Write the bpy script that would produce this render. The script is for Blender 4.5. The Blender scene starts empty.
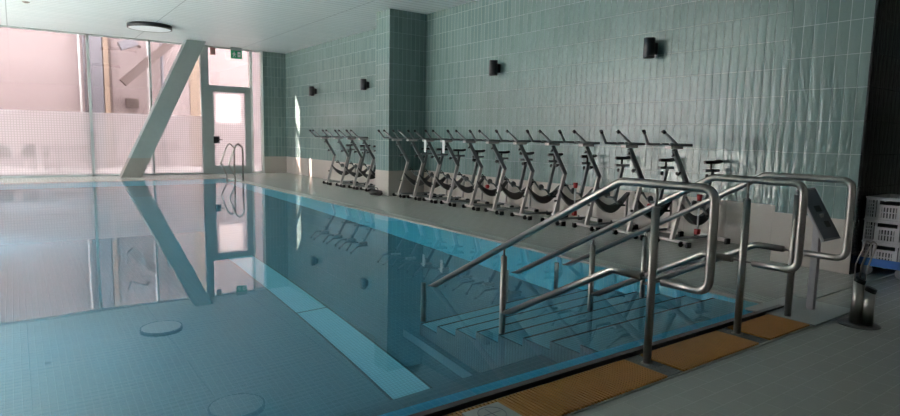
import bpy, bmesh, math, random
from mathutils import Vector, Matrix
random.seed(7)
SC = bpy.context.scene
C = SC.collection
PI = math.pi

# ------------------------------------------------------------------ camera
F, YAW, PITCH, ROLL, EYE = 598.67, 0.627835, 0.117068, 0.0191075, 1.3
fw = Vector((math.sin(YAW)*math.cos(PITCH), math.cos(YAW)*math.cos(PITCH), -math.sin(PITCH)))
rt = Vector((math.cos(YAW), -math.sin(YAW), 0))
up = rt.cross(fw)
c_, s_ = math.cos(ROLL), math.sin(ROLL)
r2 = rt*c_ + up*s_; u2 = up*c_ - rt*s_
cam = bpy.data.cameras.new('camera'); co = bpy.data.objects.new('camera', cam); C.objects.link(co)
M = Matrix((r2, u2, -fw)).transposed().to_4x4(); M.translation = Vector((0, 0, EYE))
co.matrix_world = M
cam.sensor_fit = 'HORIZONTAL'; cam.sensor_width = 36; cam.lens = F/900*36
cam.clip_start = .05; cam.clip_end = 200
SC.camera = co

# ------------------------------------------------------------------ materials
def new_mat(name):
    m = bpy.data.materials.new(name); m.use_nodes = True
    nt = m.node_tree; nt.nodes.clear()
    out = nt.nodes.new('ShaderNodeOutputMaterial')
    return m, nt, out
def N(nt, t, **kw):
    n = nt.nodes.new(t)
    for k, v in kw.items():
        if k in n.inputs: n.inputs[k].default_value = v
        else: setattr(n, k, v)
    return n
def rgb(r, g, b): return (r, g, b, 1)
def simple(name, col, rough=.5, metal=0., noise=.06, nscale=8., bump=0., bscale=30., spec=.5, coat=0.):
    m, nt, out = new_mat(name)
    p = N(nt, 'ShaderNodeBsdfPrincipled', Roughness=rough, Metallic=metal)
    p.inputs['Specular IOR Level'].default_value = spec
    p.inputs['Coat Weight'].default_value = coat
    tc = N(nt, 'ShaderNodeTexCoord')
    nz = N(nt, 'ShaderNodeTexNoise', Scale=nscale, Detail=3.)
    nt.links.new(tc.outputs['Object'], nz.inputs['Vector'])
    hi = [min(1, c*(1+noise)) for c in col]; lo = [c*(1-noise) for c in col]
    mx = N(nt, 'ShaderNodeMix', data_type='RGBA')
    mx.inputs[6].default_value = rgb(*lo); mx.inputs[7].default_value = rgb(*hi)
    nt.links.new(nz.outputs[0], mx.inputs[0]); nt.links.new(mx.outputs[2], p.inputs['Base Color'])
    if bump:
        n2 = N(nt, 'ShaderNodeTexNoise', Scale=bscale, Detail=2.)
        nt.links.new(tc.outputs['Object'], n2.inputs['Vector'])
        b = N(nt, 'ShaderNodeBump', Strength=bump, Distance=.01)
        nt.links.new(n2.outputs[0], b.inputs['Height']); nt.links.new(b.outputs[0], p.inputs['Normal'])
    nt.links.new(p.outputs[0], out.inputs[0])
    return m
def tiled(name, axes, bw, bh, c1, c2, mortar, msize=.003, rough=.15, off=(0, 0), bump=.3, wave=0., wscale=8., spec=.45, offset=0., brickbump=.8, wdist=.009, pillow=.25):
    """Ceramic tile pattern on two world axes; wave = hand made glaze unevenness."""
    m, nt, out = new_mat(name)
    p = N(nt, 'ShaderNodeBsdfPrincipled', Roughness=rough)
    p.inputs['Specular IOR Level'].default_value = spec
    tc = N(nt, 'ShaderNodeTexCoord')
    sx = N(nt, 'ShaderNodeSeparateXYZ'); nt.links.new(tc.outputs['Object'], sx.inputs[0])
    cx = N(nt, 'ShaderNodeCombineXYZ')
    for i, a in enumerate(axes):
        ad = N(nt, 'ShaderNodeMath', operation='ADD'); ad.inputs[1].default_value = off[i]
        nt.links.new(sx.outputs['XYZ'.index(a)], ad.inputs[0]); nt.links.new(ad.outputs[0], cx.inputs[i])
    br = N(nt, 'ShaderNodeTexBrick', offset=offset, squash=1.)
    br.inputs['Scale'].default_value = 1.
    br.inputs['Brick Width'].default_value = bw; br.inputs['Row Height'].default_value = bh
    br.inputs['Mortar Size'].default_value = msize; br.inputs['Mortar Smooth'].default_value = .2
    br.inputs['Color1'].default_value = rgb(*c1); br.inputs['Color2'].default_value = rgb(*c2)
    br.inputs['Mortar'].default_value = rgb(*mortar)
    nt.links.new(cx.outputs[0], br.inputs['Vector'])
    nt.links.new(br.outputs['Color'], p.inputs['Base Color'])
    b = N(nt, 'ShaderNodeBump', Strength=brickbump, Distance=.003, invert=True)
    nt.links.new(br.outputs['Fac'], b.inputs['Height'])
    last = b
    if wave:
        # hand made glaze: upright ripples, each tile slightly pillowed
        st = N(nt, 'ShaderNodeMapping'); st.inputs['Scale'].default_value = (1., .3, 1.)
        nz = N(nt, 'ShaderNodeTexNoise', Scale=wscale, Detail=2.)
        nt.links.new(cx.outputs[0], st.inputs[0]); nt.links.new(st.outputs[0], nz.inputs['Vector'])
        s0_ = N(nt, 'ShaderNodeSeparateXYZ'); nt.links.new(cx.outputs[0], s0_.inputs[0])
        ml = N(nt, 'ShaderNodeMath', operation='MULTIPLY'); ml.inputs[1].default_value = PI/bw
        nt.links.new(s0_.outputs[0], ml.inputs[0])
        sn = N(nt, 'ShaderNodeMath', operation='SINE'); nt.links.new(ml.outputs[0], sn.inputs[0])
        ab = N(nt, 'ShaderNodeMath', operation='ABSOLUTE'); nt.links.new(sn.outputs[0], ab.inputs[0])
        ma = N(nt, 'ShaderNodeMath', operation='MULTIPLY_ADD'); ma.inputs[1].default_value = pillow
        nt.links.new(ab.outputs[0], ma.inputs[0]); nt.links.new(nz.outputs[0], ma.inputs[2])
        b2 = N(nt, 'ShaderNodeBump', Strength=wave, Distance=wdist)
        nt.links.new(ma.outputs[0], b2.inputs['Height'])
        nt.links.new(b.outputs[0], b2.inputs['Normal'])
        last = b2
    nt.links.new(last.outputs[0], p.inputs['Normal'])
    rn = N(nt, 'ShaderNodeMapRange'); rn.inputs[3].default_value = rough; rn.inputs[4].default_value = .7
    nt.links.new(br.outputs['Fac'], rn.inputs[0]); nt.links.new(rn.outputs[0], p.inputs['Roughness'])
    nt.links.new(p.outputs[0], out.inputs[0])
    return m

G1, G2, GM = (.14, .213, .206), (.178, .255, .246), (.36, .43, .42)
M_tileX = tiled('glazed_tile_long', 'YZ', .11, .33, G1, G2, GM, .003, .13, (0, -.55), wave=.6, wscale=24)
M_tileY = tiled('glazed_tile_end', 'XZ', .11, .33, G1, G2, GM, .003, .13, (0, -.55), wave=.6, wscale=24)
M_baseX = tiled('plinth_tile_long', 'YZ', .6, .55, (.46, .41, .375), (.48, .43, .39), (.38, .34, .31), .002, .35)
M_baseY = tiled('plinth_tile_end', 'XZ', .6, .55, (.46, .41, .375), (.48, .43, .39), (.38, .34, .31), .002, .35)
M_deck = tiled('deck_tile', 'XY', .2, .1, (.40, .41, .385), (.415, .425, .40), (.36, .37, .345), .0025, .25, wave=.12, wscale=40, spec=.6, offset=.5)
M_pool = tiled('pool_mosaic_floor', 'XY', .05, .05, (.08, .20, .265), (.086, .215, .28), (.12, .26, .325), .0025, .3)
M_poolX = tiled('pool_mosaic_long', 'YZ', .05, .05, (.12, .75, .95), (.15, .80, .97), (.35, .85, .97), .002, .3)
M_poolY = tiled('pool_mosaic_end', 'XZ', .05, .05, (.12, .75, .95), (.15, .80, .97), (.35, .85, .97), .002, .3)
M_ledge = tiled('edge_mosaic', 'XY', .05, .05, (.02, .50, .80), (.03, .54, .84), (.12, .68, .90), .002, .3)
M_strip = tiled('floor_strip_mosaic', 'XY', .03, .03, (.26, .62, .74), (.28, .65, .77), (.18, .46, .57), .003, .3)
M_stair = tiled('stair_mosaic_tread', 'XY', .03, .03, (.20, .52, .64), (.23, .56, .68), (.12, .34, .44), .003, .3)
M_stairside = tiled('stair_mosaic_side', 'YZ', .03, .03, (.045, .12, .16), (.055, .135, .175), (.04, .09, .12), .003, .4)  # shade of the stair side put into the colour; also used for strip edges
M_gutter = tiled('gutter_grille_mat', 'XY', .03, .03, (.40, .42, .40), (.45, .47, .45), (.16, .18, .17), .004, .5)
M_coping = simple('coping_tile', (.40, .40, .375), .4)
M_ceil = tiled('ceiling_panel', 'YX', .2, 3., (.60, .69, .70), (.64, .72, .73), (.36, .42, .43), .011, .42, bump=.2, offset=.5, spec=.5)
M_white = simple('white_paint', (.88, .88, .87), .4)
M_frame = simple('grey_aluminium', (.36, .40, .40), .35, .2)
M_beam = simple('grey_green_paint', (.21, .255, .255), .5)
M_beamfoot = simple('taupe_plinth_paint', (.22, .205, .19), .5)
M_steel = simple('brushed_steel', (.36, .34, .32), .3, 1., .05, 30., .03, 90.)
M_steeld = simple('dark_steel', (.14, .14, .15), .35, 1.)
M_silver = simple('bike_silver_paint', (.50, .46, .445), .35, .35)
M_bikeg = simple('bike_graphite_paint', (.20, .215, .22), .35, .4)
M_shroud = simple('bike_guard_plastic', (.10, .092, .09), .45)
M_black = simple('black_rubber', (.015, .015, .016), .5)
M_blackm = simple('black_metal', (.02, .02, .026), .4)
M_red = simple('red_plastic', (.55, .03, .035), .4)
M_paper = simple('white_paper', (.75, .76, .76), .7)
M_orange = simple('orange_plastic_slats', (.42, .19, .04), .45, 0., .12, 14.)
M_drain = simple('drain_channel', (.03, .022, .018), .7)
M_plate = simple('perforated_plate', (.13, .14, .15), .4, .5, .3, 60.)
M_gplate = simple('grey_cover', (.36, .38, .38), .5)
M_lilac = simple('lilac_grey_powder_coat', (.42, .40, .43), .4)
M_panel = simple('slate_panel', (.15, .17, .20), .35)
M_crate = simple('grey_crate_plastic', (.42, .41, .43), .5)
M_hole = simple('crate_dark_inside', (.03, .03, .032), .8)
M_blue = simple('blue_dolly_plastic', (.03, .13, .42), .45)
M_facade = simple('pink_render', (.45, .36, .355), .9, 0., .03, 2.)
M_ground = simple('pale_paving', (.66, .62, .59), .9, 0., .05, 3.)
M_pipe = simple('grey_duct_metal', (.25, .235, .26), .5, .3)
M_tan = simple('tan_column', (.40, .29, .22), .7)
M_ducts = simple('brown_duct', (.17, .12, .11), .6)
M_green = simple('exit_green', (.02, .36, .16), .4)
M_dkwall = simple('dark_plaster', (.55, .55, .54), .8)
M_darkT = tiled('dark_glazed_tile', 'XZ', .11, .33, (.022, .024, .028), (.03, .032, .036), (.06, .062, .066), .003, .13, (0, -.55), wave=.6, wscale=24)  # near-black tile colours, for the recess wall only

def mat_emit(name, col, st):
    m, nt, out = new_mat(name)
    p = N(nt, 'ShaderNodeBsdfPrincipled', Roughness=.4)
    p.inputs['Base Color'].default_value = rgb(*col)
    p.inputs['Emission Color'].default_value = rgb(*col); p.inputs['Emission Strength'].default_value = st
    nt.links.new(p.outputs[0], out.inputs[0]); return m
M_lamp = mat_emit('lamp_diffuser', (.70, .76, .78), .10)

def glass_mat(name, tint):
    m, nt, out = new_mat(name)
    t = N(nt, 'ShaderNodeBsdfTransparent'); t.inputs[0].default_value = rgb(*tint)
    g = N(nt, 'ShaderNodeBsdfGlossy'); g.inputs['Roughness'].default_value = 0.; g.inputs[0].default_value = rgb(1, 1, 1)
    lw = N(nt, 'ShaderNodeLayerWeight'); lw.inputs[0].default_value = .5      # same reflectance from both sides of the sheet
    pw = N(nt, 'ShaderNodeMath', operation='POWER'); pw.inputs[1].default_value = 5.; nt.links.new(lw.outputs['Facing'], pw.inputs[0])
    fr = N(nt, 'ShaderNodeMath', operation='MULTIPLY_ADD'); fr.inputs[1].default_value = .9; fr.inputs[2].default_value = .04; nt.links.new(pw.outputs[0], fr.inputs[0])
    mx = N(nt, 'ShaderNodeMixShader')
    nt.links.new(fr.outputs[0], mx.inputs[0]); nt.links.new(t.outputs[0], mx.inputs[1]); nt.links.new(g.outputs[0], mx.inputs[2])
    nt.links.new(mx.outputs[0], out.inputs[0]); return m
M_glass = glass_mat('tinted_solar_glass', (.45, .415, .408))
M_glassc = glass_mat('clear_glass', (.95, .96, .96))

def frost_mat():
    m, nt, out = new_mat('dotted_privacy_film')
    tc = N(nt, 'ShaderNodeTexCoord'); sx = N(nt, 'ShaderNodeSeparateXYZ'); nt.links.new(tc.outputs['Object'], sx.inputs[0])
    cells = []
    for i in (0, 2):
        d = N(nt, 'ShaderNodeMath', operation='MULTIPLY'); d.inputs[1].default_value = 1/.065
        nt.links.new(sx.outputs[i], d.inputs[0])
        fr = N(nt, 'ShaderNodeMath', operation='FRACT'); nt.links.new(d.outputs[0], fr.inputs[0])
        sb = N(nt, 'ShaderNodeMath', operation='SUBTRACT'); sb.inputs[1].default_value = .5; nt.links.new(fr.outputs[0], sb.inputs[0])
        ab = N(nt, 'ShaderNodeMath', operation='ABSOLUTE'); nt.links.new(sb.outputs[0], ab.inputs[0])
        cells.append(ab)
    mxm = N(nt, 'ShaderNodeMath', operation='MAXIMUM')
    nt.links.new(cells[0].outputs[0], mxm.inputs[0]); nt.links.new(cells[1].outputs[0], mxm.inputs[1])
    lt = N(nt, 'ShaderNodeMath', operation='LESS_THAN'); lt.inputs[1].default_value = .36; nt.links.new(mxm.outputs[0], lt.inputs[0])
    mr = N(nt, 'ShaderNodeMapRange'); mr.inputs[3].default_value = .29; mr.inputs[4].default_value = .37
    nt.links.new(lt.outputs[0], mr.inputs[0])
    t = N(nt, 'ShaderNodeBsdfTransparent'); t.inputs[0].default_value = rgb(.97, .96, .97)
    tr = N(nt, 'ShaderNodeBsdfTranslucent'); tr.inputs[0].default_value = rgb(.93, .90, .92)
    df = N(nt, 'ShaderNodeBsdfDiffuse'); df.inputs[0].default_value = rgb(.8, .78, .8)
    m1 = N(nt, 'ShaderNodeMixShader'); m1.inputs[0].default_value = .35
    nt.links.new(tr.outputs[0], m1.inputs[1]); nt.links.new(df.outputs[0], m1.inputs[2])
    m2 = N(nt, 'ShaderNodeMixShader'); nt.links.new(mr.outputs[0], m2.inputs[0])
    nt.links.new(t.outputs[0], m2.inputs[1]); nt.links.new(m1.outputs[0], m2.inputs[2])
    nt.links.new(m2.outputs[0], out.inputs[0]); return m
M_frost = frost_mat()

def water_mat():
    m, nt, out = new_mat('pool_water')
    rf = N(nt, 'ShaderNodeBsdfRefraction', IOR=1.33, Roughness=0.); rf.inputs[0].default_value = rgb(.80, .97, 1.)
    gl = N(nt, 'ShaderNodeBsdfGlossy', Roughness=0.); gl.inputs[0].default_value = rgb(1, 1, 1)
    fr = N(nt, 'ShaderNodeFresnel', IOR=1.33)
    tc = N(nt, 'ShaderNodeTexCoord'); nz = N(nt, 'ShaderNodeTexNoise', Scale=1.1, Detail=1.)
    nt.links.new(tc.outputs['Object'], nz.inputs['Vector'])
    b = N(nt, 'ShaderNodeBump', Strength=.06, Distance=.02)
    nt.links.new(nz.outputs[0], b.inputs['Height'])
    for n in (rf, gl, fr): nt.links.new(b.outputs[0], n.inputs['Normal'])
    mx = N(nt, 'ShaderNodeMixShader')
    nt.links.new(fr.outputs[0], mx.inputs[0]); nt.links.new(rf.outputs[0], mx.inputs[1]); nt.links.new(gl.outputs[0], mx.inputs[2])
    nt.links.new(mx.outputs[0], out.inputs[0]); return m
M_water = water_mat()

# ------------------------------------------------------------------ mesh helpers
class MB:
    def __init__(s): s.bm = bmesh.new()
    def box(s, a, b, bev=0.):
        x0, x1 = sorted((a[0], b[0])); y0, y1 = sorted((a[1], b[1])); z0, z1 = sorted((a[2], b[2]))
        v = [s.bm.verts.new(p) for p in ((x0,y0,z0),(x1,y0,z0),(x1,y1,z0),(x0,y1,z0),(x0,y0,z1),(x1,y0,z1),(x1,y1,z1),(x0,y1,z1))]
        fs = [s.bm.faces.new([v[i] for i in q]) for q in ((0,3,2,1),(4,5,6,7),(0,1,5,4),(1,2,6,5),(2,3,7,6),(3,0,4,7))]
        if bev:
            es = list({e for f in fs for e in f.edges})
            bmesh.ops.bevel(s.bm, geom=es, offset=bev, segments=2, affect='EDGES', profile=.6)
        return s
    def obox(s, p, q, w, h, upv=(0,0,1), bev=0.):
        """bar of rectangular section from p to q; w across, h along upv."""
        p, q = Vector(p), Vector(q); d = (q-p).normalized(); u = Vector(upv)
        sd = d.cross(u).normalized(); u = sd.cross(d)
        v = []
        for e in (p, q):
            for a, b in ((-1,-1),(1,-1),(1,1),(-1,1)): v.append(s.bm.verts.new(e + sd*(a*w/2) + u*(b*h/2)))
        fs = [s.bm.faces.new([v[i] for i in f]) for f in ((0,1,2,3),(7,6,5,4),(0,4,5,1),(1,5,6,2),(2,6,7,3),(3,7,4,0))]
        bmesh.ops.recalc_face_normals(s.bm, faces=fs)
        if bev:
            es = list({e for f in fs for e in f.edges})
            bmesh.ops.bevel(s.bm, geom=es, offset=bev, segments=2, affect='EDGES', profile=.6)
        return s
    def tube(s, pts, r, seg=12, cap=True):
        pts = [Vector(p) for p in pts]
        rs = r if isinstance(r, (list, tuple)) else [r]*len(pts)
        d0 = (pts[1]-pts[0]).normalized()
        ref = Vector((0,0,1)) if abs(d0.z) < .9 else Vector((1,0,0))
        n = d0.cross(ref).normalized(); rings = []
        for i, p in enumerate(pts):
            if i == 0: d = d0
            elif i == len(pts)-1: d = (pts[i]-pts[i-1]).normalized()
            else: d = ((pts[i]-pts[i-1]).normalized() + (pts[i+1]-pts[i]).normalized()).normalized()
            n = (n - d*n.dot(d)).normalized(); b = d.cross(n)
            rings.append([s.bm.verts.new(p + (n*math.cos(2*PI*k/seg) + b*math.sin(2*PI*k/seg))*rs[i]) for k in range(seg)])
        for a, b in zip(rings, rings[1:]):
            for k in range(seg):
                f = s.bm.faces.new([a[k], a[(k+1)%seg], b[(k+1)%seg], b[k]]); f.smooth = True
        if cap:
            s.bm.faces.new(rings[0][::-1]); s.bm.faces.new(rings[-1])
        return s
    def prism(s, poly, axis, a, b):
        """poly of 2D points extruded along axis from a to b. axis X: poly=(y,z); Y: (x,z); Z: (x,y)."""
        def P(p, t): return {'X': (t, p[0], p[1]), 'Y': (p[0], t, p[1]), 'Z': (p[0], p[1], t)}[axis]
        A = [s.bm.verts.new(P(p, a)) for p in poly]; B = [s.bm.verts.new(P(p, b)) for p in poly]
        fs = [s.bm.faces.new(A), s.bm.faces.new(B[::-1])]
        n = len(poly)
        for i in range(n): fs.append(s.bm.faces.new([A[i], B[i], B[(i+1)%n], A[(i+1)%n]]))
        bmesh.ops.recalc_face_normals(s.bm, faces=fs)
        return s
    def lathe(s, prof, c=(0,0,0), seg=32, axis='Z'):
        rings = []
        for r, z in prof:
            ring = []
            for k in range(seg):
                a = 2*PI*k/seg; q = (r*math.cos(a), r*math.sin(a), z)
                if axis == 'X': q = (q[2], q[0], q[1])
                if axis == 'Y': q = (q[0], q[2], q[1])
                ring.append(s.bm.verts.new(Vector(c)+Vector(q)))
            rings.append(ring)
        fs = []
        for a, b in zip(rings, rings[1:]):
            for k in range(seg): fs.append(s.bm.faces.new([a[k], a[(k+1)%seg], b[(k+1)%seg], b[k]]))
        fs.append(s.bm.faces.new(rings[0][::-1])); fs.append(s.bm.faces.new(rings[-1]))
        bmesh.ops.recalc_face_normals(s.bm, faces=fs)
        for f in fs[:-2]: f.smooth = abs(f.normal.z if axis=='Z' else f.normal.x if axis=='X' else f.normal.y) < .9
        return s
    def build(s, name, mat, parent=None, loc=None):
        me = bpy.data.meshes.new(name); s.bm.to_mesh(me); s.bm.free(); me.materials.append(mat)
        o = bpy.data.objects.new(name, me); C.objects.link(o)
        if parent: o.parent = parent
        if loc: o.location = loc
        return o
def box(name, a, b, mat, parent=None, bev=0.): return MB().box(a, b, bev).build(name, mat, parent)
def tag(o, label, cat, group=None, kind=None):
    o['label'] = label; o['category'] = cat
    if group: o['group'] = group
    if kind: o['kind'] = kind
    return o
def struct(o, label, cat): return tag(o, label, cat, kind='structure')
def empty(name, loc=(0,0,0), rz=0.):
    o = bpy.data.objects.new(name, None); C.objects.link(o); o.location = loc; o.rotation_euler = (0,0,rz); return o
def copy_tree(o, parent=None):
    c = o.copy(); C.objects.link(c)
    if parent: c.parent = parent
    for ch in list(o.children): copy_tree(ch, c)
    return c
def fillet(pts, r, n=6):
    pts = [Vector(p) for p in pts]; out = [pts[0]]
    for i in range(1, len(pts)-1):
        a, b, c = pts[i-1], pts[i], pts[i+1]
        rr = r[i] if isinstance(r, dict) and i in r else (r if not isinstance(r, dict) else 0)
        if rr <= 0: out.append(b); continue
        d1 = (a-b).normalized(); d2 = (c-b).normalized(); ang = d1.angle(d2)
        t = min(rr/math.tan(ang/2), (a-b).length*.49, (c-b).length*.49)
        p, q = b+d1*t, b+d2*t
        for k in range(n+1):
            u = k/n; out.append(p*(1-u)**2 + b*2*u*(1-u) + q*u*u)
    out.append(pts[-1]); return out

# ------------------------------------------------------------------ setting
H = 4.0; XW = 7.54; YG = 20.0; PX0, PX1 = -1.0, 4.9; PY0, PY1 = 2.2, 17.9; ZF = -1.55; WL = -.006
XL = -7.0
# decks round the pool
fl = MB()
fl.box((PX1+.25, PY0, -.3), (11.0, YG+.1, 0)); fl.box((XL, PY1+.0, -.3), (PX1+.25, YG+.1, 0))
fl.box((XL, -3.0, -.3), (11.0, PY0-.02, 0)); fl.box((XL, PY0-.02, -.3), (PX0, PY1, 0))
struct(fl.build('floor', M_deck), 'greenish grey small tiled pool deck around the water', 'floor')
# pool shell
ps = empty('pool_shell'); struct(ps, 'sunken tiled swimming pool basin below the deck', 'pool')
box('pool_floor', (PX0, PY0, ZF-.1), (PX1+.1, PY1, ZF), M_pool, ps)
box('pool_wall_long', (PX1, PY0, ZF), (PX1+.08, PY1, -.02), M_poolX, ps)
box('pool_wall_left', (PX0-.08, PY0, ZF), (PX0, PY1, -.02), M_poolX, ps)
box('pool_wall_far', (PX0, PY1-.0, ZF), (PX1, PY1+.08, -.02), M_poolY, ps)
box('pool_wall_near', (PX0, PY0-.02, ZF), (PX1, PY0+.03, -.02), M_poolY, ps)
box('edge_ledge', (PX0, PY0+.03, -.07), (PX1, PY0+.165, -.012), M_ledge, ps)
box('bench', (PX0, PY0+.03, -.62), (2.9, 2.87, -.5), M_pool, ps)
s1 = MB().box((2.2, 3.0, ZF), (2.52, 5.6, ZF+.012)).box((2.2, 5.62, ZF), (2.52, 8.0, ZF+.012))
s1.build('floor_grating_strip', M_strip, ps)
s2 = MB().box((2.18, 3.0, ZF), (2.2, 8.0, ZF+.014)).box((2.52, 3.0, ZF), (2.54, 8.0, ZF+.014)).box((2.2, 5.6, ZF), (2.52, 5.62, ZF+.014))
s2.build('strip_edge', M_stairside, ps)
# stairs: treads run along X, going down away from the near edge
st = empty('pool_stairs', (2.9, 2.5, 0)); tag(st, 'wide submerged pool stairs with dark nosing lines under the handrails', 'stairs')
prof = [(PY0+.035, ZF), (PY0+.035, -.03)]
noses = []
for k in range(8):
    y = 2.52+.27*k; z = -.03-.16*k
    prof += [(y, z), (y, z-.16)]; noses.append((y, z))
prof.append((noses[-1][0], ZF))
pp = [(a-2.5, b) for a, b in prof]
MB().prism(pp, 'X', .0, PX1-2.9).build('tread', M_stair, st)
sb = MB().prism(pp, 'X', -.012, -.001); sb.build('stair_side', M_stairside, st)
for y, z in noses[1:]:
    box('nosing', (0, y-2.5-.017, z-.002), (PX1-2.9, y-2.5+.003, z+.002), M_black, st)
box('plinth', (-.075, .9, ZF), (-.013, 2.1, ZF+.16), M_pool, st)
# coping and gutter
struct(box('trim_1', (PX1+.0, PY0+.0, -.06), (PX1+.05, PY1, .006), M_coping), 'pale coping strip along the long pool edge', 'coping')
struct(box('trim_2', (PX1+.05, PY0+.0, -.12), (PX1+.25, PY1, .0), M_gutter), 'grey overflow gutter grille along the long pool edge', 'gutter')
struct(box('trim_3', (PX0, PY0-.02, -.12), (4.87, PY0+.02, .03), M_steeld), 'dark steel edge rail along the near end of the pool', 'edge')
# water
wm = MB(); vs = [wm.bm.verts.new(p) for p in ((PX0, PY0+.02, WL), (PX1, PY0+.02, WL), (PX1, PY1, WL), (PX0, PY1, WL))]; wm.bm.faces.new(vs)
wo = wm.build('water', M_water); tag(wo, 'still clear blue water filling the swimming pool', 'water', kind='stuff')
# ceiling
struct(box('ceiling', (XL, -3.0, H), (11.0, YG+.2, H+.2), M_ceil), 'white ceiling of long metal panels', 'ceiling')
# long right wall
w = empty('wall_right'); struct(w, 'long grey green glazed tile wall behind the bikes', 'wall')
box('tile_field', (XW, 2.9, .55), (XW+.3, YG+.2, H), M_tileX, w)
box('plinth', (XW-.004, 2.9, 0), (XW+.3, YG+.2, .55), M_baseX, w)
# pier on near end
p = empty('wall_pier'); struct(p, 'projecting tiled wall pier at the near end of the long wall', 'wall')
box('tile_field', (6.78, 2.44, .55), (XW+.3, 3.22, H), M_tileX, p)
box('plinth', (6.776, 2.44, 0), (XW+.3, 3.224, .55), M_baseX, p)
# dark recess wall
w = empty('wall_recess'); struct(w, 'dark tiled wall behind the stacked crates', 'wall')
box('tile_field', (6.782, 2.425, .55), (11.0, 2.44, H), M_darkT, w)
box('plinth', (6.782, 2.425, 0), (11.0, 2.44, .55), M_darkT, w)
# square pillar
p = empty('wall_pillar'); struct(p, 'square tiled pillar standing in the middle of the bike row', 'pillar')
MB().box((6.6, 11.42, .55), (XW+.01, 12.0, H)).build('tile_field', None or M_tileX, p)
box('tile_face', (6.602, 11.412, .55), (XW, 11.42, H), M_tileY, p)
box('plinth', (6.597, 11.42, 0), (XW, 12.004, .55), M_baseX, p)
box('plinth', (6.597, 11.408, 0), (XW, 11.42, .55), M_baseY, p)
# end wall next to the glass
w = empty('wall_far'); struct(w, 'narrow tiled end wall beside the glass door', 'wall')
box('tile_field', (6.75, YG, .55), (XW+.1, YG+.2, H), M_tileY, w)
box('plinth', (6.75, YG-.004, 0), (XW+.1, YG+.2, .55), M_baseY, w)
g = empty('window_3', (6.33, YG, 0)); struct(g, 'narrow white framed frosted side light between the door and the end wall', 'window')
fr = MB(); fr.box((0, -.06, 0), (.07, .2, H)); fr.box((.35, -.06, 0), (.42, .2, H)); fr.box((.07, -.05, 0), (.35, .1, .06)); fr.box((.07, -.05, H-.05), (.35, .1, H)); fr.build('window_frame', M_white, g)
MB().box((.07, 0, .06), (.35, .012, H-.05)).build('window_pane', M_glass, g)
MB().box((.07, -.02, .06), (.35, -.016, H-.05)).build('privacy_film', M_frost, g)
# walls behind the camera
struct(box('wall_back', (XL, -3.2, 0), (11.0, -3.0, H), M_dkwall), 'wall behind the viewer', 'wall')
struct(box('wall_side', (11.0, -3.2, 0), (11.2, 2.6, H), M_dkwall), 'side wall of the recess', 'wall')
# far glass wall
g = empty('window_1', (0, YG, 0)); struct(g, 'floor to ceiling glass wall looking out to a pink building', 'window')
fr = MB()
for x, wd in ((-6.9, .08), (-5.6, .06), (-4.2, .06), (-2.6, .06), (-.6, .06), (1.80, .07), (3.38, .05)): fr.box((x-wd/2, -.05, 0), (x+wd/2, .06, H))
fr.box((XL, -.05, 0), (4.8, .06, .05)); fr.box((XL, -.05, H-.04), (6.33, .06, H))
fr.build('window_frame', M_frame, g)
MB().box((XL, 0, .05), (4.82, .012, H-.04)).build('window_pane', M_glass, g)
MB().box((XL, -.02, .05), (4.82, -.016, 1.82)).build('privacy_film', M_frost, g)
# door with fixed light over it
d = empty('door_1', (5.03, YG, 0)); struct(d, 'grey framed glass door with a dotted film in the glass wall', 'door')
fr = MB(); fr.box((-.23, -.07, 0), (.0, .08, H)); fr.box((0, -.05, 2.68), (1.3, .06, 2.80)); fr.box((0, -.05, 0), (1.3, .06, .06))
fr.build('door_frame', M_frame, d)
lf = MB(); lf.box((0, -.06, .06), (.13, .03, 2.68)); lf.box((1.12, -.06, .06), (1.3, .03, 2.68)); lf.box((.13, -.06, .06), (1.12, .03, .26)); lf.box((.13, -.06, 2.6), (1.12, .03, 2.68))
lf.build('door_leaf', M_frame, d)
box('door_pane', (.13, 0, .26), (1.12, .012, 2.6), M_glass, d)
box('door_film', (.13, -.02, .26), (1.12, -.016, 2.6), M_frost, d)
box('transom_pane', (0, 0, 2.8), (1.3, .012, H-.04), M_glass, d)
hb = MB(); hb.box((.1, -.10, .98), (.28, -.06, 1.2), .01); hb.tube([(.24, -.10, 1.09), (.24, -.15, 1.09), (.36, -.15, 1.09)], .012)
hb.build('door_handle', M_blackm, d)
# left glazing (outside the frame, the room's main daylight)
g = empty('window_2', (XL, 0, 0)); struct(g, 'long side glazing of the pool hall', 'window')
fr = MB()
y = 12.0
while y <= YG+.01: fr.box((-.06, y-.04, 0), (.06, y+.04, H)); y += 2.0
fr.box((-.05, 12.0, 0), (.05, YG, .06)); fr.box((-.05, 12.0, H-.06), (.05, YG, H))
fr.build('window_frame', M_frame, g)
box('window_pane', (-.006, 12.0, .06), (.006, YG, H-.06), M_glassc, g)
struct(box('wall_left', (XL-.2, -3.2, 0), (XL, 12.0, H), M_dkwall), 'solid part of the side wall', 'wall')

# ------------------------------------------------------------------ outside
struct(box('ground', (-40, YG+.2, -.1), (14, 40, -.02), M_ground), 'pale paving outside the glass', 'ground')
struct(box('ground', (-40, -10, -.1), (XL-.2, YG+.2, -.02), M_ground), 'pale terrace outside the side glazing', 'ground')
fb = empty('facade_building', (0, 25, 0)); tag(fb, 'pink rendered building across the court behind the glass', 'building')
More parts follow.
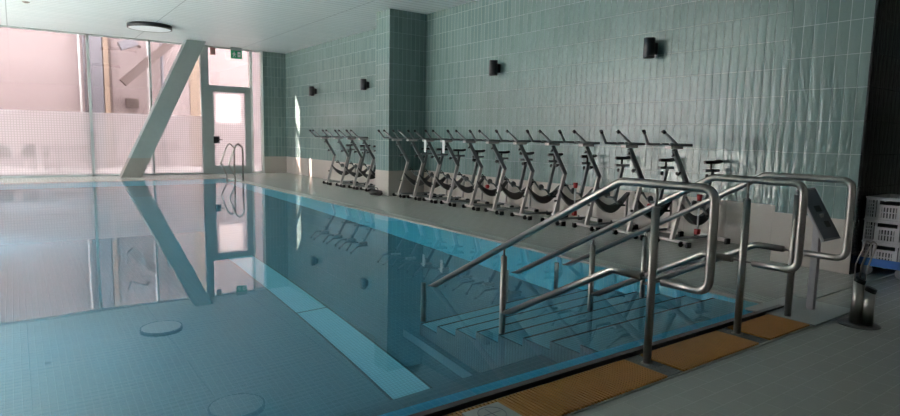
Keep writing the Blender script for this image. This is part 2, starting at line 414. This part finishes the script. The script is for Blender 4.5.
# solid render; openings added high up, out of view, to shape the sun slivers
holes = [(-4.35, -3.42, 9.3, 10.7), (-4.7, -3.42, 8.3, 9.3), (-6.15, -5.62, 9.4, 10.1), (-7.45, -6.2, 8.93, 9.25)]
xs = sorted({-24., 12.} | {h[0] for h in holes} | {h[1] for h in holes}); zs = sorted({-.02, 13.5} | {h[2] for h in holes} | {h[3] for h in holes})
fm = MB()
for xa, xb in zip(xs, xs[1:]):
    for za, zb in zip(zs, zs[1:]):
        cx_, cz_ = (xa+xb)/2, (za+zb)/2
        if not any(h[0] < cx_ < h[1] and h[2] < cz_ < h[3] for h in holes): fm.box((xa, 0, za), (xb, .12, zb))
bmesh.ops.remove_doubles(fm.bm, verts=fm.bm.verts[:], dist=1e-4)
fm.build('wall', M_facade, fb)
box('window_band', (5.6, -.04, 0), (5.95, .0, 8), M_tan, fb)
col = empty('service_column', (2.45, 24.5, 0)); tag(col, 'grey service column with pipes beside a tan post outside', 'column')
box('column_shaft', (-.2, -.15, 0), (.17, .15, 7), M_pipe, col)
box('tan_post', (.2, -.12, 0), (.36, .12, 7), M_tan, col)
box('dark_edge', (.36, -.08, 0), (.45, .08, 7), M_ducts, col)
for x in (-.5, -.36, -.27):
    MB().tube([(x, .1, 0), (x, .1, 7)], .035, 10).build('pipe', M_white if x < -.4 else M_pipe, col)
fl_ = empty('flood_light', (3.4, 24.05, 4.35)); tag(fl_, 'boxy grey flood light projecting from the pink building', 'light')
MB().obox((-.28, 0, -.12), (.25, 0, .1), .3, .3, (0, 0, 1), .02).build('lamp_body', M_pipe, fl_)
MB().tube([(.2, .0, .05), (.5, .92, .05)], .05).build('bracket', M_ducts, fl_)
vb = MB(); vb.box((3.36, 24.7, 2.15), (3.76, 24.995, 2.5), .02)
for k in range(4): vb.box((3.35, 24.68, 2.2+.075*k), (3.77, 24.7, 2.23+.075*k))
tag(vb.build('vent_box', M_ducts), 'dark ventilation box fixed to the pink building', 'vent')
for x in (4.15, 4.6):
    tag(MB().tube([(x, 24.8, 0), (x, 24.8, 7)], .06, 12).build('down_pipe', M_white if x < 4.3 else M_pipe),
        'white down pipe on the pink building behind the slanted beam' if x < 4.3 else 'grey down pipe on the pink building behind the slanted beam', 'pipe')
tag(MB().obox((3.2, 24.2, 3.0), (5.9, 24.2, 5.6), .3, .28, (0, 0, 1)).build('roof_duct', M_ducts), 'brown slanting duct outside behind the slanted beam', 'duct')
def garden_chair():
    r = empty('garden_chair')
    MB().box((-.22, -.22, .43), (.22, .22, .46), .008).build('seat', M_ducts, r)
    MB().box((-.22, .2, .5), (.22, .23, .86), .008).build('backrest', M_ducts, r)
    for sx in (-1, 1):
        MB().tube([(sx*.2, -.2, 0), (sx*.2, -.2, .44)], .014, 8).build('leg', M_ducts, r)
        MB().tube([(sx*.2, .23, 0), (sx*.2, .215, .84)], .014, 8).build('leg', M_ducts, r)
    return r
gl = ['dark garden chair outside at the frame edge behind the film', 'dark garden chair outside between the edge chair and the table', 'dark garden chair outside next to the round table', 'dark garden chair outside beside the mullion']
gc = garden_chair()
for i, (x, y, a) in enumerate(((-.25, 21.6, .3), (.45, 21.8, 2.5), (.95, 21.5, 1.2), (1.75, 21.8, -.6))):
    o = gc if i == 0 else copy_tree(gc)
    o.location = (x, y, -.02); o.rotation_euler = (0, 0, a); tag(o, gl[i], 'chair', 'garden chairs outside the glass')
t = empty('garden_table', (1.1, 22.7, -.02)); tag(t, 'round dark garden table outside behind the dotted film', 'table')
MB().lathe([(.4, .72), (.4, .75)]).build('table_top', M_ducts, t); MB().tube([(0, 0, .02), (0, 0, .72)], .03).build('leg', M_ducts, t); MB().lathe([(.25, 0), (.25, .02)]).build('base', M_ducts, t)

ob_ = empty('sky_block_building', (-26, 0, 0)); tag(ob_, 'dark building added out of view across the terrace to block the low sky', 'building')  # added out of view to keep low sky out of the tile reflections
box('wall', (-.3, -10, -.02), (0, 24.8, 7), M_ducts, ob_)
# ------------------------------------------------------------------ slanted beam
b = empty('wall_beam', (2.64, 19.3, 0)); struct(b, 'slanted grey green concrete strut rising from the deck to the ceiling', 'beam')
def bx_(z): return (1.84/3.95)*z
def beam(z0, z1, e):
    x0, x1 = bx_(z0), bx_(z1); hw = .265+e; m = MB()
    m.prism([(x0-hw, z0), (x0+hw, z0), (x1+hw, z1), (x1-hw, z1)], 'Y', -.22-e, .22+e); return m
beam(.55, H-.002, 0).build('shaft', M_beam, b)
beam(.0, .55, .002).build('foot', M_beamfoot, b)

# ------------------------------------------------------------------ ceiling lamps
def ceiling_lamp():
    r = empty('ceiling_lamp')
    MB().lathe([(.46, -.001), (.52, -.005), (.52, -.10), (.49, -.105), (.49, -.06), (.46, -.06)], seg=64).build('rim', M_blackm, r)
    MB().lathe([(.488, -.062), (.488, -.098), (.40, -.108)], seg=64).build('diffuser', M_lamp, r)
    return r
cl = ceiling_lamp(); cl.location = (2.94, 17.2, H); tag(cl, 'round ceiling lamp with black rim near the glass wall', 'lamp', 'round ceiling lamps over the pool')
c2 = copy_tree(cl); c2.location = (3.2, 11.3, H); c2['label'] = 'round ceiling lamp over the middle of the pool, seen mirrored in the water'

# sprinkler cover
tag(MB().lathe([(.07, 0), (.07, -.012), (.03, -.03)], (.35, 16.0, H), 20).build('sprinkler', M_steel), 'small flat sprinkler on the ceiling near the left edge', 'sprinkler')

# exit sign
e = empty('exit_sign', (5.83, 19.7, 3.78)); tag(e, 'green and white exit sign with running man above the glass door', 'sign')
box('sign_body', (-.17, -.03, -.13), (.17, .03, .12), M_green, e, .004)
box('mount', (-.17, -.025, .12), (.17, .025, H-3.78), M_frame, e)
mn = MB(); yy = -.036
def q(pts): mn.prism(pts, 'Y', yy, -.030)
q([(.03,-.08),(.12,-.08),(.12,.08),(.03,.08)])
q([(-.09,.045),(-.06,.045),(-.06,.075),(-.09,.075)])
q([(-.10,.035),(-.05,.03),(-.06,-.03),(-.10,-.02)])
q([(-.10,-.02),(-.075,-.025),(-.10,-.09),(-.125,-.085)])
q([(-.08,-.02),(-.055,-.03),(-.03,-.06),(-.04,-.085)])
q([(-.10,.035),(-.145,.0),(-.135,-.012),(-.09,.015)])
q([(-.055,.03),(-.01,.005),(-.018,-.008),(-.06,.01)])
mn.build('pictogram', M_paper, e)
ar = MB().prism([(.05,.0),(.075,-.03),(.075,-.01),(.105,-.01),(.105,.01),(.075,.01),(.075,.03)], 'Y', -.040, -.036); ar.build('arrow', M_green, e)
tag(box('alarm_beacon', (5.09, 19.86, 3.73), (5.24, 19.93, 3.95), simple('dull_red', (.45, .20, .18), .5), None, .015), 'dull red alarm box above the glass door', 'alarm')

# ------------------------------------------------------------------ wall lamps
def sconce():
    r = empty('wall_lamp')
    MB().lathe([(.072, -.14), (.078, -.135), (.078, .135), (.072, .14)], (-.15, 0, 0), 28).build('lamp_shade', M_blackm, r)
    MB().box((-.07, -.035, -.08), (-.0, .035, .08), .006).build('bracket', M_blackm, r)
    return r
sl = {5.43: 'black wall lamp nearest the projecting pier', 8.88: 'black wall lamp next on the near side of the tiled pillar',
      14.1: 'black wall lamp beyond the pillar, closer to it', 17.45: 'black wall lamp farthest away near the glass wall'}
s0 = sconce()
for i, (y, lb) in enumerate(sl.items()):
    o = s0 if i == 0 else copy_tree(s0)
    o.location = (XW, y, 2.62); tag(o, lb, 'lamp', 'black cylinder lamps on the long wall')

# ------------------------------------------------------------------ handrails
RR = .0235
def rail(X, label, low_bend=True):
    r = empty('pool_handrail', (X, 2.05, 0)); tag(r, label, 'handrail', 'steel handrails over the pool stairs')
    Y = lambda y: y-2.05
    up_ = [(0, Y(4.33), -.035), (0, Y(2.30), 1.06), (0, Y(1.70), 1.06), (0, Y(1.70), .51), (0, Y(1.98), .51)]
    pts = fillet(up_, {1: .08, 2: .075, 3: .075}, 8)
    MB().tube(pts, RR, 16).build('upper_rail', M_steel, r)
    MB().tube(fillet([(0, Y(3.34), -.03), (0, Y(2.33), .515), (0, Y(2.12), .515)], {1: .05}, 6), RR, 16).build('lower_rail', M_steel, r)
    MB().tube([(0, Y(2.13), .515), (0, Y(1.97), .512)], .008, 10).build('clamp', M_steel, r)
    def post(y, z0, z1, zp, foot):
        m = MB(); m.tube([(0, Y(y), z0), (0, Y(y), z1)], RR, 16); m.tube([(0, Y(y), z1), (0, Y(y), z1+.006)], RR*.8, 16)
        o = m.build('post', M_steel, r)
        MB().tube([(0, Y(y), z1), (0, Y(y), zp)], .008, 8).build('pin', M_steel, o)
        if foot: MB().lathe([(.036, z0), (.036, z0+.006), (.028, z0+.01)], (0, Y(y), 0), 24).build('foot_flange', M_steel, o)
    post(2.05, .004, .93, 1.045, True)
    post(3.34, -.50, .42, .475, False)
    post(4.43, -1.12, -.02, -.01, False) if False else MB().tube([(0, Y(4.43), -1.12), (0, Y(4.43), -.03)], RR, 16).build('post', M_steel, r)
rail(2.935, 'steel pool handrail nearest the viewer, in front of the other two')
rail(3.93, 'steel pool handrail between the nearest and the farthest one')
rail(4.646, 'steel pool handrail farthest away beside the info stand')

# pool ladder
l = empty('pool_ladder', (4.98, 17.2, 0)); tag(l, 'slim steel pool ladder at the far corner near the glass door', 'ladder')
for y in (.45, -.35):
    pts = fillet([(.12, y, .0), (.12, y, .90), (.0, y, 1.04), (-.10, y, .90), (-.26, y, .46), (-.10, y, .12), (-.10, y, -1.1)], .09, 6)
    MB().tube(pts, .024, 12).build('side_rail', M_steel, l)
for z in (-.3, -.6, -.9): box('rung', (-.13, -.35, z-.01), (-.06, .45, z+.01), M_steel, l)

# ------------------------------------------------------------------ mats along the near edge
struct(box('trim_5', (.6, 1.86, .0), (4.72, 2.17, .003), M_drain), 'dark drain channel under the orange mats', 'channel')
def mat_(x0, x1, label):
    r = empty('slatted_mat', ((x0+x1)/2, 2.0, 0)); tag(r, label, 'mat', 'orange slatted foot mats')
    h = (x1-x0)/2; m = MB(); x = -h+.006
    while x < h-.006: m.box((x, -.145, .006), (x+.014, .15, .018)); x += .024
    m.build('slats', M_orange, r)
    m = MB()
    for y in (-.13, -.065, 0, .065, .13): m.box((-h, y-.004, .004), (h, y+.004, .012))
    m.build('cross_bars', M_orange, r)
mat_(.6, 2.865, 'orange slatted mat at the bottom of the picture, with a round cover on it')
mat_(3.005, 3.84, 'orange slatted mat between the nearest and middle handrail posts')
mat_(3.985, 4.57, 'orange slatted mat farthest away before the info stand')
for x0, x1, lb in ((2.87, 3.0, 'dark perforated plate under the nearest handrail post'), (3.845, 3.98, 'dark perforated plate under the middle handrail post'), (4.575, 4.72, 'dark perforated plate under the farthest handrail post')):
    m = MB(); m.box((x0, 1.86, .0035), (x1, 2.165, .009))
    for i in range(4):
        for j in range(9): m.lathe([(.007, .009), (.007, .0115)], (x0+.02+i*.03, 1.885+j*.032, 0), 6)
    tag(m.build('anchor_plate', M_plate), lb, 'plate', 'perforated plates between the mats')
struct(box('trim_6', (.6, 1.845, 0), (4.9, 1.86, .006), M_coping), 'pale edging strip on the viewer side of the mats', 'edging')
c = empty('skimmer_cover', (1.72, 2.02, .019)); tag(c, 'square grey cover plate with a round lid lying among the orange slats', 'cover')
box('cover_plate', (-.10, -.09, 0), (.12, .09, .008), M_gplate, c, .003)
m = MB(); m.lathe([(.065, .008), (.065, .012)], (.01, 0, 0), 32); m.build('round_lid', M_gplate, c)
m = MB(); m.tube([(.01+.067*math.cos(a*PI/12), .067*math.sin(a*PI/12), .012) for a in range(25)], .002, 6); m.tube([(.01, -.05, .013), (.01, .05, .013)], .0015, 6); m.tube([(-.04, 0, .013), (.06, 0, .013)], .0015, 6)
m.build('ring', M_panel, c)

# ------------------------------------------------------------------ info stand
s = empty('info_stand', (5.0, 2.04, 0)); tag(s, 'lilac grey info stand with slanted dark panel beside the last handrail', 'stand')
MB().box((-.42, -.21, 0), (.30, .30, .016), .004).build('base_plate', M_gplate, s)
MB().box((-.025, -.025, .016), (.025, .025, .77), .004).build('post', M_lilac, s)
pc = [Vector((-.15, .12, .95)), Vector((.14, .12, .95)), Vector((.14, -.095, .575)), Vector((-.15, -.095, .575))]
def board(off, t, k, name, mat):
    c0 = sum(pc, Vector())/4; n = (pc[1]-pc[0]).cross(pc[3]-pc[0]).normalized()
    if n.z < 0: n = -n
    m = MB(); A = [m.bm.verts.new(c0+(q_-c0)*k + n*off) for q_ in pc]; B = [m.bm.verts.new(c0+(q_-c0)*k + n*(off+t)) for q_ in pc]
    fs = [m.bm.faces.new(A), m.bm.faces.new(B[::-1])]+[m.bm.faces.new([A[i], B[i], B[(i+1)%4], A[(i+1)%4]]) for i in range(4)]
    bmesh.ops.recalc_face_normals(m.bm, faces=fs); return m.build(name, mat, s)
board(0, .02, 1., 'panel_board', M_lilac); board(.02, .004, .93, 'panel_face', M_panel)
c0 = sum(pc, Vector())/4; ex = (pc[1]-pc[0]).normalized(); ey = (pc[3]-pc[0]).normalized(); nn = ex.cross(ey).normalized()
if nn.z < 0: nn = -nn
m = MB()
for (a, b2, w_, h_) in ((.03, .09, .08, .05), (.0, -.04, .10, .05)):
    o_ = c0+ex*a+ey*b2+nn*.0255
    MB().obox(o_-ex*w_/2, o_+ex*w_/2, h_, .001, nn).build('print_block', M_blackm, s)

# rope post (two short steel tubes with wire loops)
r = empty('crutch_holder', (4.93, 1.68, 0)); tag(r, 'short twin steel tube holder with wire loops on a round base', 'holder')
MB().lathe([(.135, 0), (.135, .006), (.115, .012)], seg=40).build('base_plate', M_steeld, r)
for i, (dx, dy, h_) in enumerate(((-.006, .02, .32), (.014, -.045, .262))):
    tb = MB().tube([(dx, dy, .01), (dx, dy, h_)], .037, 24).build('tube', M_steel, r)
    MB().tube([(dx, dy, h_-.01), (dx+.004, dy-.01, h_+.02)], [.039, .035], 24).build('rim', M_black, tb)
for i, k_ in enumerate((0., .035)):
    D = Vector((.33, -.94, 0)); O = Vector((-.015, .05, 0))+D*k_
    pts = fillet([O+Vector((0, 0, .32)), O+D*.0+Vector((0, 0, .44)), O+D*.05+Vector((0, 0, .62)), O+D*.08+Vector((0, 0, .60)), O+D*.035+Vector((0, 0, .42)), O+D*.03+Vector((0, 0, .32))], .03, 4)
    MB().tube(pts, .005, 8).build('wire_loop', M_steel, r)

# ------------------------------------------------------------------ crates on a dolly
dl = empty('crate_dolly', (6.93, 1.995, 0)); tag(dl, 'blue plastic dolly on castors carrying the grey crates', 'dolly')
dk = MB(); dk.box((0, 0, .095), (.62, .42, .12)); dk.box((0, 0, .12), (.008, .42, .175)); dk.box((.612, 0, .12), (.62, .42, .175)); dk.box((.008, 0, .12), (.612, .008, .175)); dk.box((.008, .412, .12), (.612, .42, .175)); dk.build('deck', M_blue, dl)
for x in (.07, .55):
    for y in (.06, .36):
        cs = MB().box((x-.02, y-.03, .07), (x+.02, y+.03, .095)).build('castor', M_frame, dl)
        MB().lathe([(.045, -.012), (.055, -.008), (.055, .008), (.045, .012)], (x-.035, y, .056), 20, 'X').build('wheel', simple('castor_grey', (.25,.25,.26), .5), cs)
def crate():
    r = empty('storage_crate')
    L, W, h = .40, .60, .223; m = MB()
    t_ = .012
    m.box((0, 0, 0), (W, L, .01))
    def slotted(face):      # solid frame with real openings: handle slot and rib grid
        P = (lambda u, z0, u2_, z1: ((0, u, z0), (t_, u2_, z1))) if face == 'n' else (lambda u, z0, u2_, z1: ((W-t_, u, z0), (W, u2_, z1)))
        Bx = lambda *a: m.box(*P(*a))
        Bx(0, 0, L, .02); Bx(0, .19, L, h)                 # bottom, top rims
        Bx(0, .02, .02, .19); Bx(L-.02, .02, L, .19)
        Bx(.07, .02, .085, .19); Bx(.095, .02, .115, .19); Bx(.285, .02, .305, .19); Bx(.315, .02, .33, .19)
        Bx(.115, .125, .285, .15)                          # under the handle
        for u in (.142, .168, .194, .220, .246): Bx(u, .02, u+.012, .125)
        Bx(.115, .07, .285, .08); Bx(.115, .02, .135, .125); Bx(.265, .02, .285, .125)
        for u0 in (.02, .33):
            for k in range(1, 3): Bx(u0+.05*k/3-.004, .02, u0+.05*k/3+.004, .19)
            for k in range(1, 5): Bx(u0, .02+.17*k/5-.005, u0+.05, .02+.17*k/5+.005)
    slotted('n'); slotted('f')
    for y0 in (0, L-t_):
        m.box((t_, y0, 0), (W-t_, y0+t_, .03)); m.box((t_, y0, .19), (W-t_, y0+t_, h))
        m.box((t_, y0, .03), (.12, y0+t_, .19)); m.box((W-.12, y0, .03), (W-t_, y0+t_, .19)); m.box((.12, y0, .1), (W-.12, y0+t_, .12))
    m.build('crate_shell', M_crate, r)
    m = MB(); m.box((-.006, -.006, .208), (W+.006, 0, h)); m.box((-.006, L, .208), (W+.006, L+.006, h)); m.box((-.006, 0, .208), (0, L, h)); m.box((W, 0, .208), (W+.006, L, h))
    m.build('rim', M_crate, r)
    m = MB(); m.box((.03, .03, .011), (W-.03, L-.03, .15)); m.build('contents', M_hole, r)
    return r
cr = crate()
for i, lb in enumerate(('grey plastic crate at the bottom of the stack, on the blue dolly', 'grey plastic crate in the middle of the stack of three', 'grey plastic crate on top of the stack of three')):
    o = cr if i == 0 else copy_tree(cr)
    o.location = (6.94, 2.005, .121+i*.2245); tag(o, lb, 'crate', 'grey crates stacked on the dolly')

# ------------------------------------------------------------------ spinning bikes (local +X points from the front foot to the saddle)
def make_bike():
    r = empty('spinning_bike')
    MB().box((-.035, -.25, .045), (.035, .25, .075), .008).build('front_stabiliser', M_silver, r)
    for sy in (-1, 1):
        f = MB().box((-.038, sy*.262-.016, .0), (.038, sy*.262+.016, .07), .012).build('foot', M_black, r)
        MB().lathe([(.03, -.014), (.036, -.01), (.036, .01), (.03, .014)], (-.05, sy*.19, .042), 16, 'Y').build('wheel', M_black, f)
    MB().obox((.0, 0, .07), (.20, 0, .80), .042, .06, (1, 0, 0), .008).build('front_post', M_silver, r)
    up_ = MB().obox((.205, 0, .76), (-.06, 0, 1.20), .045, .06, (1, 0, 0), .008).build('stem_tube', M_bikeg, r)
    k = MB(); k.tube([(.10, 0, .92), (.0, 0, .90)], .01, 8); k.build('adjuster_pin', M_black, r); k = MB(); k.lathe([(.012, -.03), (.026, -.025), (.026, -.005), (.012, .0)], (.04, 0, .905), 12, 'X'); k.build('adjuster_knob', M_black, r); k = MB()
    k.tube([(.11, 0, .36), (.02, 0, .36)], .016, 10); k.build('brake_knob', M_black, r)
    # handlebar
    h = MB()
    h.tube([(-.07, -.23, 1.265), (-.07, .23, 1.265)], .014, 10)
    for sy in (-1, 1):
        h.tube([(.0, sy*.07, 1.262), (-.22, sy*.07, 1.275)], .012, 8)
        h.tube(fillet([(-.03, sy*.235, 1.262), (-.27, sy*.235, 1.268), (-.42, sy*.16, 1.415)], {1: .03}, 4), .017, 10)
    hb = h.build('handlebar', M_bikeg, r)
    for sy in (-1, 1): MB().tube([(-.405, sy*.168, 1.399), (-.432, sy*.153, 1.428)], .021, 10).build('grip_end', M_black, hb)
    MB().box((-.17, -.05, 1.21), (.04, .05, 1.25), .01).build('bar_clamp', M_silver, hb)
    MB().tube([(-.06, 0, 1.20), (-.06, 0, 1.13), (-.09, 0, 1.12)], .012, 8).build('clamp_lever', M_black, hb)
    # saddle
    sd = MB(); prof = [(.50, .018), (.54, .025), (.60, .04), (.66, .075), (.72, .085), (.76, .07), (.775, .04)]
    rings = []
    for u, wd in prof:
        rings.append([sd.bm.verts.new((u, wd*math.cos(a), 1.045 + .022*math.sin(a) + (.012 if u > .72 else 0))) for a in [2*PI*i/12 for i in range(12)]])
    for a, b in zip(rings, rings[1:]):
        for i in range(12): f = sd.bm.faces.new([a[i], a[(i+1)%12], b[(i+1)%12], b[i]]); f.smooth = True
    sd.bm.faces.new(rings[0]); sd.bm.faces.new(rings[-1][::-1]); bmesh.ops.recalc_face_normals(sd.bm, faces=sd.bm.faces[:])
    so = sd.build('saddle', M_black, r)
    MB().box((.50, -.025, .92), (.76, .025, .955), .005).build('seat_slider', M_bikeg, so)
    MB().tube([(.62, 0, .955), (.62, 0, 1.03)], .016, 10).build('saddle_clamp', M_black, so)
    MB().obox((.64, 0, .93), (.52, 0, .42), .04, .055, (1, 0, 0), .006).build('seat_post', M_bikeg, r)
    k = MB(); k.lathe([(.012, .02), (.028, .028), (.028, .045), (.01, .05)], (.60, 0, .86), 12, 'Y'); k.build('seat_knob', M_black, r)
    # curved frame and guard sweeping under the flywheel
    a = []; b = []
    n = 16
    for i in range(n+1):
        t = i/n; u = .10+.68*t; zc = .51-.225*math.sin(PI*min(1, t*1.02))**.9 + .0*t
        th = .025+.08*math.sin(PI*t)
        a.append((u, zc-th*.5)); b.append((u, zc+th*.5+.012))
    MB().prism(a+b[::-1], 'Y', -.035, .035).build('curved_guard', M_shroud, r)
    # rear frame
    MB().obox((.76, 0, .46), (.74, 0, .08), .04, .04, (1, 0, 0), .005).build('rear_strut', M_silver, r)
    MB().box((.70, -.24, .045), (.76, .24, .085), .008).build('rear_stabiliser', M_silver, r)
    for sy in (-1, 1): MB().box((.69, sy*.24-.02, 0), (.77, sy*.24+.02, .075), .012).build('foot', M_black, r)
    MB().obox((.03, 0, .075), (.72, 0, .075), .035, .03, (0, 0, 1), .004).build('base_beam', M_bikeg, r)
    # flywheel hub, crank and pedals
    MB().lathe([(.03, -.012), (.05, -.01), (.05, .01), (.03, .012)], (.42, .055, .50), 24, 'Y').build('chain_ring', M_bikeg, r)
    ck = MB(); ck.tube([(.42, -.08, .47), (.42, .10, .47)], .014, 8)
    ck.obox((.42, -.08, .47), (.52, -.08, .36), .02, .025, (0, 1, 0)); ck.obox((.42, .10, .47), (.32, .10, .58), .02, .025, (0, 1, 0))
    co_ = ck.build('crank', M_bikeg, r)
    for (u, v, z) in ((.52, -.14, .36), (.32, .16, .58)):
        MB().box((u-.045, v-.045, z-.012), (u+.045, v+.045, z+.012), .006).tube([(u-.04, v, z), (u, v, z+.05), (u+.04, v, z)], .008, 6).build('pedal', M_black, co_)
    return r
YS = [4.42, 5.09, 5.84, 6.51, 7.235, 7.93, 8.58, 9.30, 9.92, 10.51, 11.08, 12.65, 13.28, 14.0, 14.8]
ordn = ['second', 'third', 'fourth', 'fifth', 'sixth', 'seventh', 'eighth', 'ninth']
labs = ['silver spinning bike nearest the projecting pier, behind the handrails']
extra = {2: ' and a red knobbed strut', 5: ''}
for k in range(9): labs.append('silver spinning bike, %s in the row from the projecting pier' % (['second','third','fourth','fifth','sixth','seventh','eighth','ninth','tenth'][k]))
labs.append('silver spinning bike standing right against the near face of the pillar')
labs += ['silver spinning bike beyond the pillar, closest to it', 'silver spinning bike beyond the pillar, second from it', 'silver spinning bike beyond the pillar, third from it', 'silver spinning bike farthest away, toward the glass wall']
labs[8] = 'silver spinning bike with white tag, ninth in the row from the projecting pier'
labs[7] = 'silver spinning bike with white tag, eighth in the row from the projecting pier'
proto = make_bike()
for i, y in enumerate(YS):
    o = proto if i == 0 else copy_tree(proto)
    o.location = (6.70 if i != 10 else 6.68, y, 0); o.rotation_euler = (0, 0, -math.radians(9))
    tag(o, labs[i], 'exercise bike', 'spinning bikes along the tiled wall')
    bikes = globals().setdefault('BK', []); bikes.append(o)
def red_strut(o):
    MB().tube([(.33, -.10, .14), (.33, -.10, .62)], .012, 10).build('upright_rod', M_paper, o)
    MB().tube([(.33, -.10, .56), (.33, -.10, .64)], [.028, .035], 12).build('red_knob', M_red, o)
    MB().box((.30, -.13, .13), (.36, -.07, .20), .008).build('red_collar', M_red, o)
for i in (0, 3): red_strut(BK[i])
for i in (1, 6): MB().lathe([(.02, -.03), (.035, -.02), (.035, .02), (.02, .03)], (.30, -.06, .42), 14, 'Y').build('red_cover', M_red, BK[i])
for i in (7, 8): MB().box((-.19, -.19, 1.01), (-.187, -.09, 1.26)).build('paper_tag', M_paper, BK[i])
# dark bag at the foot of the pillar
m = MB(); m.bm.free(); m.bm = bmesh.new(); bmesh.ops.create_icosphere(m.bm, subdivisions=3, radius=1.)
for v in m.bm.verts:
    n_ = 1+.18*math.sin(5*v.co.x+2*v.co.y)*math.cos(4*v.co.y+v.co.z*3)
    v.co = Vector((v.co.x*.11*n_, v.co.y*.24*n_, max(v.co.z, -.5)*.075*n_+.042))
for f in m.bm.faces: f.smooth = True
bg = empty('sports_bag', (6.46, 11.72, 0)); tag(bg, 'small black bag lying on the deck at the foot of the pillar', 'bag')
m.build('bag_body', M_black, bg)
MB().tube(fillet([(0, -.10, .10), (0, -.07, .16), (0, .07, .16), (0, .10, .10)], .04, 4), .008, 8).build('handle', M_blackm, bg)

# ------------------------------------------------------------------ underwater fill lights, added out of view to brighten the cyan walls
def pool_fill_light(loc, d, label):
    r = empty('pool_fill_light', loc); tag(r, label, 'added fill light', 'unseen underwater fill lights added in the basin wall')
    ax = 'X' if abs(d[0]) > .5 else 'Y'
    MB().lathe([(.15, 0), (.16, .012), (.13, .02)], seg=32, axis=ax).build('rim', M_steel, r)
    l_ = bpy.data.lights.new('pool_fill_bulb', 'AREA'); l_.shape = 'DISK'; l_.size = .24; l_.energy = PLE; l_.color = (.80, .95, 1.)
    o = bpy.data.objects.new('bulb', l_); C.objects.link(o); o.parent = r; o.location = Vector(d)*.03
    o.rotation_euler = Vector(d).to_track_quat('-Z', 'Y').to_euler()
PLE = 24
pool_fill_light((PX0+.001, 5.5, -.75), (1, 0, 0), 'unseen underwater fill light added in the left basin wall, nearest the viewer')
pool_fill_light((PX0+.001, 10.0, -.75), (1, 0, 0), 'unseen underwater fill light added in the middle of the left basin wall')
pool_fill_light((PX0+.001, 14.5, -.75), (1, 0, 0), 'unseen underwater fill light added in the left basin wall, nearest the glass')

# ------------------------------------------------------------------ light
wd = bpy.data.worlds.new('sky'); SC.world = wd; wd.use_nodes = True
nt = wd.node_tree; nt.nodes.clear()
out = nt.nodes.new('ShaderNodeOutputWorld'); bg_ = nt.nodes.new('ShaderNodeBackground')
bg_.inputs[0].default_value = (.86, .95, 1.0, 1); bg_.inputs[1].default_value = 12.5
nt.links.new(bg_.outputs[0], out.inputs[0])
sun = bpy.data.lights.new('sun', 'SUN'); sun.energy = 95.; sun.angle = math.radians(.35); sun.color = (1, .93, .85)
so = bpy.data.objects.new('sun', sun); C.objects.link(so)
dv = Vector((.75, -.40, -.53)); so.rotation_euler = dv.to_track_quat('-Z', 'Y').to_euler()

SC.view_settings.view_transform = 'Standard'; SC.view_settings.look = 'None'
SC.view_settings.gamma = 1.; SC.view_settings.use_curve_mapping = False
SC.view_settings.exposure = .95
cy = SC.cycles
cy.max_bounces = 12; cy.diffuse_bounces = 5; cy.glossy_bounces = 6; cy.transmission_bounces = 8; cy.transparent_max_bounces = 12
cy.caustics_reflective = True; cy.caustics_refractive = True; cy.sample_clamp_indirect = 6.
cy.use_denoising = True; cy.blur_glossy = .5
